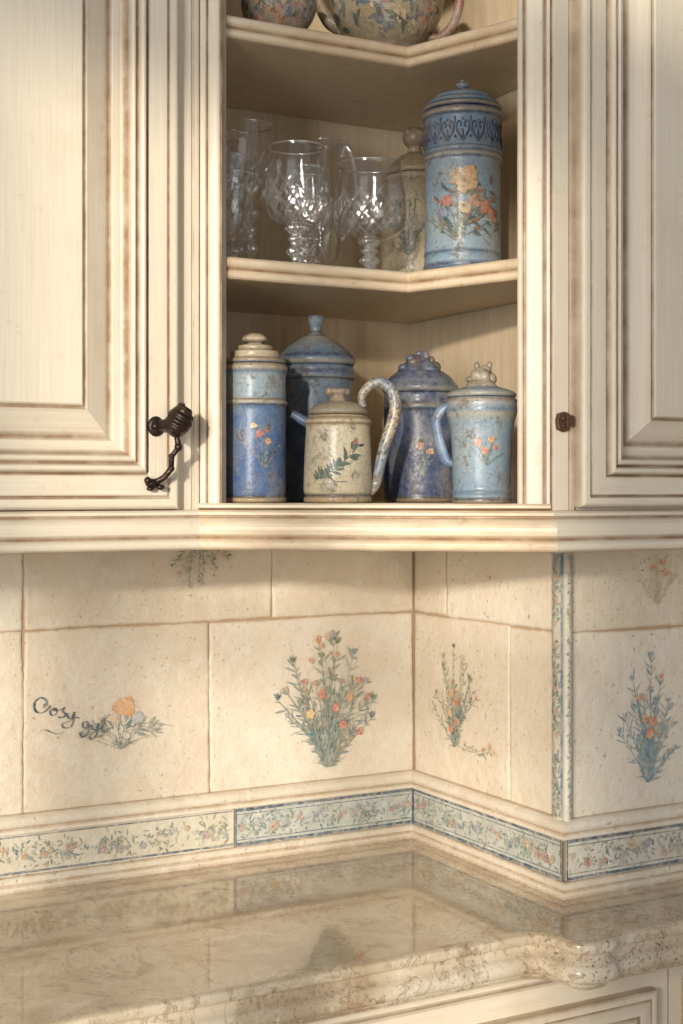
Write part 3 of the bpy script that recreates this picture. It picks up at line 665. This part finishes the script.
def artc(A):
    for (x0_,y0_,x1_,y1_) in ((-.03,.030,.03,.075),(-.02,.04,.012,.028)):
        A.line([(x0_,y0_),((x0_+x1_)/2,(y0_+y1_)/2-.006),(x1_,y1_)],.0018,CG[0])
    for k in range(34):
        t=k/34; x=-.03+.06*t; y=.030+.045*t-.006*sin(pi*t)
        A.leaf(x,y,A.r.choice((.2,1.6,-.3,2.0))+A.r.uniform(-.3,.3),A.r.uniform(.009,.017),.0038,A.r.choice(CG+[S(70,100,110)]))
    for x,y in ((.024,.078),(-.018,.046),(.016,.066)): A.bloom(x,y,.005,A.r.choice(RB))
HR=random.Random(8)
def hcol(f):
    q=HR.random(); base=lerp(S(120,138,152),S(186,168,136),.5+.5*sin(f*15+1))
    if q<.12: return S(92,72,58)
    if q<.26: return S(64,88,122)
    if q<.36: return S(206,194,168)
    return base
def hc(mb):
    mb.tube([sidep(.030,.016),sidep(.041,.014),sidep(.050,.026),sidep(.055,.050),sidep(.062,.078),sidep(.071,.104),sidep(.075,.128),sidep(.069,.148),sidep(.054,.157),sidep(.040,.151),sidep(.031,.138),sidep(.033,.124)],
      lambda f:.0046+.0034*sin(pi*f),hcol,18,n=9)
def sc(mb):
    mb.tube([sidep(-.038,.104),sidep(-.046,.108),sidep(-.054,.113),sidep(-.060,.116)],lambda f:.0072-.0025*f,lambda f:lerp(S(80,110,150),S(60,84,120),f),12)
pot('jug',(.885,1.613),FZ,'cream lidded jug with green vine painting and tall curved handle',
 [(.038,0,TAN),(.0435,.001,S(186,160,116)),(.0445,.006,S(190,164,122)),(.042,.010,DRK),(.0445,.014,CRM),(.0445,.03,CRM),(.043,.07,S(218,204,172)),(.0415,.098,CRM),(.043,.102,S(150,112,68)),(.0435,.106,CRM),(.040,.110,S(150,120,82)),(.037,.113,CRM),(.034,.114,CRM)],
 lid=[(.036,.1145,S(140,112,76)),(.0385,.118,S(156,150,134)),(.036,.122,S(176,156,122)),(.028,.128,S(166,156,132)),(.016,.132,TAN),(1e-5,.133,TAN)],
 knob=lambda mb:(mb.lathe(smp([(.012,.131,TAN),(.010,.136,TAN),(.009,.140,S(150,128,100)),(.012,.144,TAN),(.010,.148,S(184,160,124)),(1e-5,.1495,TAN)]),24,rib=.07,ribn=5),mb.ball(sidep(-.011,.145),.0055,S(176,146,108)),mb.ball(sidep(.011,.144),.0055,S(140,112,86))),
 art=artc,handle=hc,extra=('spout',sc),cat='jug')
def artd(A):
    A.bouquet(.004,.035,.06,.05,8,[S(84,108,104),S(104,126,122)],[S(180,84,60),S(180,130,96),S(136,150,170)],lw=1.2); A.bloom(.000,.078,.007,S(182,84,58)); A.bloom(.014,.070,.006,S(190,136,90))
def kd(mb):
    mb.lathe(smp([(.030,.180,NAVY),(.028,.186,S(60,76,108)),(.024,.192,S(80,84,98)),(.018,.199,NAVY),(.010,.204,S(96,82,80)),(1e-5,.206,NAVY)]),40,rib=.16,ribn=5,tw=70)
    K=random.Random(12)
    for u,v,w,r,sx,sz in ((-.021,.189,.006,.0080,1.5,.8),(.020,.190,.006,.0075,1.3,1.1),(-.006,.196,.012,.0085,1.6,.7),(.007,.203,.003,.0080,.8,1.3),(-.012,.202,.0,.0068,1.4,.9),(.000,.2095,.0,.0048,1.5,.9),(.016,.199,.0,.0052,1,1.4)):
        mb.ball(sidep(u,v,w),r,K.choice([S(60,76,110),S(78,80,96),S(98,78,74),S(68,86,118)]),(sx,1,sz))
pot('canister',(1.064,1.697),FZ,'dark navy lidded jar with clustered flower knob',
 [(.046,0,TAN),(.0505,.002,S(160,140,108)),(.0512,.006,DRK),(.0505,.010,S(46,64,104)),(.0512,.014,S(46,66,108)),(.0512,.03,S(48,68,112)),(.0512,.07,S(52,74,118)),(.0512,.125,S(48,68,110)),(.0525,.130,SLT),(.053,.135,S(120,110,96)),(.0512,.140,S(42,60,94)),(.0512,.150,NAVY),(.049,.153,NAVY)],
 lid=[(.0515,.1535,NAVY),(.054,.157,S(120,120,116)),(.0535,.163,NAVY),(.049,.168,S(76,96,126)),(.045,.174,NAVY),(.038,.180,S(80,98,124)),(.028,.185,NAVY),(1e-5,.187,NAVY)],knob=kd,art=artd,group=grp)
def arte(A):
    A.bouquet(.006,.048,.045,.050,8,CG,[S(210,90,54),S(220,150,66),S(226,196,140)],lw=1.2,inner=.2); A.bloom(-.005,.076,.006,RB[0]); A.bloom(.012,.080,.0055,RB[1]); A.bloom(.004,.066,.0055,S(214,110,60)); A.bloom(.018,.070,.005,RB[3])
def he(mb):
    mb.tube([sidep(-.038,.052),sidep(-.044,.052),sidep(-.050,.066),sidep(-.056,.088),sidep(-.058,.106),sidep(-.052,.118),sidep(-.044,.122),sidep(-.038,.114)],lambda f:.0055,lambda f:lerp(S(130,154,176),S(84,112,152),abs(sin(f*9))),14,n=6,flat=1.3)
def ke(mb):
    c=S(160,142,116); c2=S(128,110,90)
    mb.lathe(smp([(.023,.146,SLT),(.020,.150,c),(.015,.155,c2),(.013,.160,c),(.013,.166,c2),(.008,.171,c),(1e-5,.173,c)]),36,rib=.14,ribn=4,tw=80)
    for u,v,w,r,s,k in ((-.012,.157,.0,.0065,(1.4,1,.8),c2),(.012,.158,.0,.0070,(1.1,1,1.1),c),(.005,.170,.0,.0068,(1.2,1,.9),c),(-.006,.1745,.0,.0040,(.9,1,1.5),c2),(.010,.1755,.0,.0038,(.9,1,1.4),c)): mb.ball(sidep(u,v,w),r,k,s)
LB2=S(130,154,174)
pot('jug',(1.026,1.4895),FZ,'pale blue lidded jug with red and orange flowers and side handle',
 [(.034,0,TAN),(.0375,.001,S(160,144,118)),(.038,.005,DRK),(.0365,.009,LB2),(.038,.014,SLT),(.036,.018,LB2),(.037,.03,LB2),(.038,.07,S(140,162,178)),(.041,.100,LB2),(.0445,.112,S(168,166,150)),(.0455,.118,SLT),(.0445,.126,S(160,168,170)),(.045,.131,S(130,106,80)),(.041,.134,LB2)],
 lid=[(.043,.1345,SLT),(.044,.138,S(168,160,142)),(.040,.142,LB2),(.028,.146,SLT),(.020,.148,TAN),(1e-5,.149,TAN)],knob=ke,art=arte,handle=he,cat='jug')
def artf(A):
    r=A.r
    A.bouquet(-.008,.036,.09,.11,13,[S(60,84,66),S(76,88,56),S(50,78,96)],[S(190,120,72),S(190,84,54),S(206,174,120),S(100,120,156)],lw=1.6,leafd=1.2)
    for k in range(75): A.leaf(.016+r.uniform(-.05,.04),.068+r.uniform(-.022,.045),r.uniform(-.9,2.6),r.uniform(.010,.020),.0045,r.choice([S(78,84,54),S(150,90,58),S(58,88,78),S(60,90,100),S(120,112,76)]))
    for u,v,q,a,b in ((-.022,.090,.009,S(182,94,64),S(136,62,44)),(.018,.090,.0105,S(204,128,74),S(160,76,44)),(.032,.083,.0095,S(196,104,60),S(150,66,40)),(.043,.074,.0075,S(190,100,60),S(146,64,40)),(.050,.066,.0055,S(186,96,60),S(146,64,40)),(.004,.080,.009,S(208,174,126),S(162,114,72)),(-.026,.074,.007,S(104,126,164),S(68,90,132))): A.rose(u,v,q,a,b)
    for k in range(16): a=r.uniform(0,6.3); q=r.uniform(.010,.019); A.leaf(.002+cos(a)*q*.7,.118+sin(a)*q*.6,a+r.uniform(-.6,.6),r.uniform(.008,.013),r.uniform(.006,.010),lerp(S(218,182,134),S(180,126,78),r.random()*.8))
    A.rose(.003,.118,.0155,S(216,178,128),S(170,112,64)); A.rose(-.007,.126,.009,S(222,190,146),S(182,128,80)); A.rose(.013,.111,.008,S(206,160,108),S(160,98,56))
def kf(mb): mb.lathe(smp([(.012,.2505,SLT),(.009,.2525,DRK),(.007,.2545,SLT),(.0095,.2575,S(140,158,170)),(.0085,.2605,SLT),(.004,.2625,DRK),(.0045,.2645,SLT),(1e-5,.2665,SLT)]),28)
SCB=S(112,140,166)
fpos=(1.0885,1.626)
fprof=[(.050,0,NAVY),(.0535,.002,SLT),(.0545,.006,NAVY),(.053,.012,LBL),(.0525,.020,S(114,142,164)),(.0535,.024,NAVY),(.0525,.028,LBL),(.0520,.06,S(142,166,180)),(.0520,.135,S(134,158,176)),(.0520,.148,LBL),(.0535,.151,NAVY),(.0535,.155,S(186,180,158)),(.0525,.159,NAVY),(.0525,.163,S(144,166,180)),(.054,.165,NAVY),(.0525,.168,SCB),(.0525,.204,SCB),(.055,.209,NAVY),(.056,.213,S(168,152,124)),(.055,.218,NAVY),(.050,.220,NAVY)]
def scroll(mb):
    D=S(34,54,96); D2=S(56,80,124); ac=atan2(-fpos[1],-fpos[0]); r0=.0530; nrep=16
    def pt(u,v): a=ac+u/r0; return (r0*cos(a),r0*sin(a),v)
    step=2*pi*r0/nrep
    for k in range(nrep):
        x=k*step
        for s in (1,-1):
            mb.tube([pt(x,.170),pt(x+s*.0035,.176),pt(x+s*.0078,.184),pt(x+s*.0085,.192),pt(x+s*.0050,.197),pt(x+s*.0022,.192),pt(x+s*.0045,.188)],lambda f:.0015-.0005*f,D if k%2 else D2,6,n=4)
        mb.tube([pt(x,.172),pt(x,.186)],lambda f:.0020-.0012*f,D,6,n=3); mb.ball(pt(x,.199),.0018,D2,seg=8); mb.ball(pt(x+step/2,.176),.0020,D,seg=8)
        mb.tube([pt(x+step/2,.203),pt(x+step/2,.194)],lambda f:.0016-.0010*f,D,6,n=2)
pot('canister',fpos,.299,'tall pale blue canister with orange rose bouquet and blue scrollwork',fprof,
 lid=[(.052,.2205,NAVY),(.0545,.2235,S(160,146,120)),(.0535,.2265,NAVY),(.049,.229,SLT),(.0485,.2325,S(124,146,162)),(.046,.2345,NAVY),(.041,.2365,SLT),(.040,.2405,S(120,142,160)),(.036,.2435,SLT),(.026,.2475,S(120,142,160)),(.016,.2500,NAVY),(.012,.2505,SLT),(1e-5,.251,SLT)],knob=kf,art=artf,extra=('scroll_band',scroll),group=grp)
def artg(A): 
    A.bouquet(-.01,.05,.11,.08,9,[S(66,78,64),S(80,92,78)],[S(156,112,86),S(176,150,116)],lw=1.2)
def kg(mb): mb.ball((0,0,.236),.019,S(146,118,84),(1,1,.9)); mb.lathe([(.012,.212,TAN),(.010,.222,TAN),(1e-5,.226,TAN)],20); mb.ball(sidep(-.010,.242,.008),.008,S(126,104,78))
pot('canister',(1.136,1.828),.299,'cream rounded jar with green sprig and tan ball knob',
 [(.038,0,TAN),(.044,.004,CRM),(.050,.03,CRM),(.052,.08,S(200,180,144)),(.050,.13,CRM),(.046,.160,S(190,168,128)),(.044,.168,TAN),(.046,.172,CRM),(.042,.177,TAN),(.038,.178,TAN)],
 lid=[(.041,.1785,TAN),(.044,.183,S(190,166,126)),(.040,.190,TAN),(.033,.198,S(184,160,122)),(.024,.206,TAN),(.014,.211,TAN),(1e-5,.212,TAN)],knob=kg,art=artg,group=grp)
BC=S(150,132,100); MUT=[S(64,72,46),S(48,68,62),S(84,70,42),S(74,84,64)]
def artb(A):
    for k in range(90):
        x=A.r.uniform(-.06,.06); y=A.r.uniform(.018,.07)
        if A.r.random()<.3: A.bloom(x,y,.009,A.r.choice([S(146,54,36),S(176,116,58),S(64,82,104)]))
        else: A.leaf(x,y,A.r.uniform(0,6.3),.016,.005,A.r.choice(MUT))
pot('bowl',(.850,1.715),.608,'small round floral ceramic pot',
 [(.026,0,TAN),(.030,.003,BC),(.029,.007,DRK),(.036,.014,BC),(.046,.028,BC),(.051,.045,S(142,122,90)),(.048,.062,BC),(.040,.074,TAN),(.043,.082,BC),(.040,.084,TAN),(.036,.078,TAN),(.040,.06,TAN),(1e-5,.012,TAN)],art=artb,cat='bowl')
def artt(A):
    for k in range(150):
        x=A.r.uniform(-.10,.10); y=A.r.uniform(.032,.13)
        if A.r.random()<.3: A.bloom(x,y,.012,A.r.choice([S(146,52,34),S(170,114,62),S(60,82,106),S(166,146,104)]))
        else: A.leaf(x,y,A.r.uniform(0,6.3),.021,.006,A.r.choice(MUT+[S(60,82,98)]))
def ht(mb): mb.tube([sidep(.058,.040),sidep(.074,.036),sidep(.092,.050),sidep(.103,.075),sidep(.104,.100),sidep(.090,.125),sidep(.070,.130)],.0065,lambda f:lerp(S(150,132,104),S(130,62,46),abs(sin(f*8))),12)
def st(mb): mb.tube([sidep(-.060,.050),sidep(-.080,.060),sidep(-.094,.085),sidep(-.104,.115)],lambda f:.013-.007*f,BC,12)
pot('teapot',(1.030,1.735),.608,'dark floral urn-shaped teapot tapering to a narrow foot',
 [(.044,0,S(150,126,92)),(.052,.003,S(166,142,106)),(.051,.009,TAN),(.044,.013,DRK),(.042,.018,S(130,108,80)),(.050,.026,BC),(.064,.040,S(138,122,92)),(.076,.060,BC),(.083,.085,BC),(.082,.110,S(140,122,92)),(.070,.132,BC),(.048,.146,TAN),(.044,.150,BC)],
 lid=[(.046,.1505,TAN),(.044,.156,BC),(.028,.166,BC),(1e-5,.170,TAN)],knob=lambda mb:mb.ball((0,0,.177),.009,TAN),art=artt,handle=ht,extra=('spout',st),cat='teapot')
# ------------------------------------------------------------ glassware
def goblet(name,pos,h,r,label,stem=.30,mug=False,tall=False):
    mb=MB(); K=0.0; b=h*stem; fr=r*.78
    if tall:
        st_=[(1e-5,0),(fr,.0),(fr,.002),(.010,.006),(.007,.015),(.012,.022),(.007,.028),(1e-5,.034)]
        bw=[(1e-5,.032),(r*.5,.040),(r*.82,.060),(r*.95,.10),(r,.15),(r*.96,h-.003),(r*.98,h)]; z0,z1=.035,.13
    else:
        st_=[(1e-5,0),(fr,0),(fr,.002),(fr*.6,.006),(.0095,.010),(.0075,b*.26),(.0155,b*.42),(.0080,b*.58),(.0125,b*.70),(.0085,b*.80),(.0180,b*.96),(1e-5,b*1.10)]
        H=h-b
        bw=[(1e-5,b*1.0),(r*.52,b+H*.02),(r*.84,b+H*.10),(r*.98,b+H*.24),(r*1.0,b+H*.40),(r*.985,b+H*.58),(r*.93,b+H*.78),(r*.885,b+H*.93),(r*.89,h)]; z0,z1=b,b+H*.66
    seg=96
    P=smp([(a,z,(0,0,0)) for a,z in st_],3); rings=[]
    for rr,z,c in P:
        amp=.14 if z>.004 else .03
        rings.append([mb.vert((rr*(1-amp*abs(cos(4*(2*pi*i/seg))))*cos(2*pi*i/seg),rr*(1-amp*abs(cos(4*(2*pi*i/seg))))*sin(2*pi*i/seg),z),.35) for i in range(seg)])
    for A,B in zip(rings,rings[1:]):
        for i in range(seg): mb.face((A[i],A[(i+1)%seg],B[(i+1)%seg],B[i]),1,True)
    P=smp([(a,z,(0,0,0)) for a,z in bw],8); rings=[]
    for rr,z,c in P:
        w=max(0,min(1,(z1-z)/(.10*(z1-z0)))); ring=[]
        for i in range(seg):
            a=2*pi*i/seg; d1_=abs(sin(6*a+z*100)); d2_=abs(sin(6*a-z*100)); gr=max(0,1-d1_*3.5)+max(0,1-d2_*3.5)
            k=1-w*.032*gr-.008*(.5+.5*cos(10*a))*(1-w)
            ring.append(mb.vert((rr*k*cos(a),rr*k*sin(a),z),min(1,w*gr)))
        rings.append(ring)
    for A,B in zip(rings,rings[1:]):
        for i in range(seg): mb.face((A[i],A[(i+1)%seg],B[(i+1)%seg],B[i]),0,True)
    rr,z=P[-1][0],P[-1][1]
    mb.tube([(rr*cos(a),rr*sin(a),z) for a in [2*pi*k/24 for k in range(25)]],.0013,.9,6,m=1,n=2)
    if mug:
        mb.tube([sidep(r*.95,h*.35),sidep(r*1.45,h*.45),sidep(r*1.7,h*.68),sidep(r*1.5,h*.90),sidep(r*1.15,h*.98),sidep(r*.97,h*.90)],.0045,.5,10,m=1)
    o=mb.finish(name,[glass_m,glass_s],world=False); o.location=(pos[0],pos[1],.299+ZC+.0003)
    o['label']=label; o['category']='glass'; o['group']='clear glassware on the middle shelf'; return o
goblet('wine_glass',(.844,1.802),.212,.040,'tall clear cut-glass wine goblet',.44)
goblet('wine_glass',(.879,1.718),.168,.043,'short-stemmed clear glass goblet with cut base',.36)
goblet('wine_glass',(.990,1.712),.155,.051,'wide clear glass goblet with cut base',.32)
goblet('glass_mug',(1.010,1.888),.226,.030,'tall clear glass mug with curved handle',.3,True,True)
goblet('wine_glass',(.932,1.782),.156,.033,'small clear stemmed glass',.38)
goblet('wine_glass',(.862,1.905),.224,.036,'tall narrow clear glass goblet',.44)
goblet('glass_mug',(.792,1.742),.125,.032,'low clear glass cup with handle',.34,False,True)
# ------------------------------------------------------------ light
def area(loc,tgt,size,e,col,sy=None):
    l=bpy.data.lights.new('key_fill_light','AREA'); l.size=size; l.energy=e; l.color=col
    if sy: l.shape='RECTANGLE'; l.size_y=sy
    o=bpy.data.objects.new('key_fill_light',l); o.location=(loc[0],loc[1],loc[2]+ZC)
    d=Vector((tgt[0]-loc[0],tgt[1]-loc[1],tgt[2]-loc[2])); o.rotation_euler=d.to_track_quat('-Z','Y').to_euler(); scene.collection.objects.link(o); return o
area((-1.62,-.40,.24),(1.0,1.7,.0),.9,63,(1,.985,.965),.9)
area((.7,-1.9,.0),(1.0,1.6,.15),1.8,10,(1,.995,.985))  # fill lamp added behind the camera, no window stands here
sl=bpy.data.lights.new('sun','SUN'); sl.energy=2.9; sl.angle=math.radians(2.4); sl.color=(1,.90,.75)
so=bpy.data.objects.new('sun',sl); so.rotation_euler=Vector((.62,.72,-.15)).to_track_quat('-Z','Y').to_euler(); so.location=(-4,-3,3); scene.collection.objects.link(so)
w=bpy.data.worlds.new('room_world'); scene.world=w; w.use_nodes=True
w.node_tree.nodes['Background'].inputs[0].default_value=(.92,.95,1.0,1); w.node_tree.nodes['Background'].inputs[1].default_value=.27
scene.view_settings.view_transform='Standard'
# ------------------------------------------------------------ camera
cd=bpy.data.cameras.new('camera'); cd.sensor_width=36; cd.lens=49.7; cd.shift_y=-22/1024
co=bpy.data.objects.new('camera',cd); co.location=(0,0,ZC); co.rotation_euler=(math.radians(90),0,math.radians(-28.9)); scene.collection.objects.link(co); scene.camera=co
cd.clip_start=.02
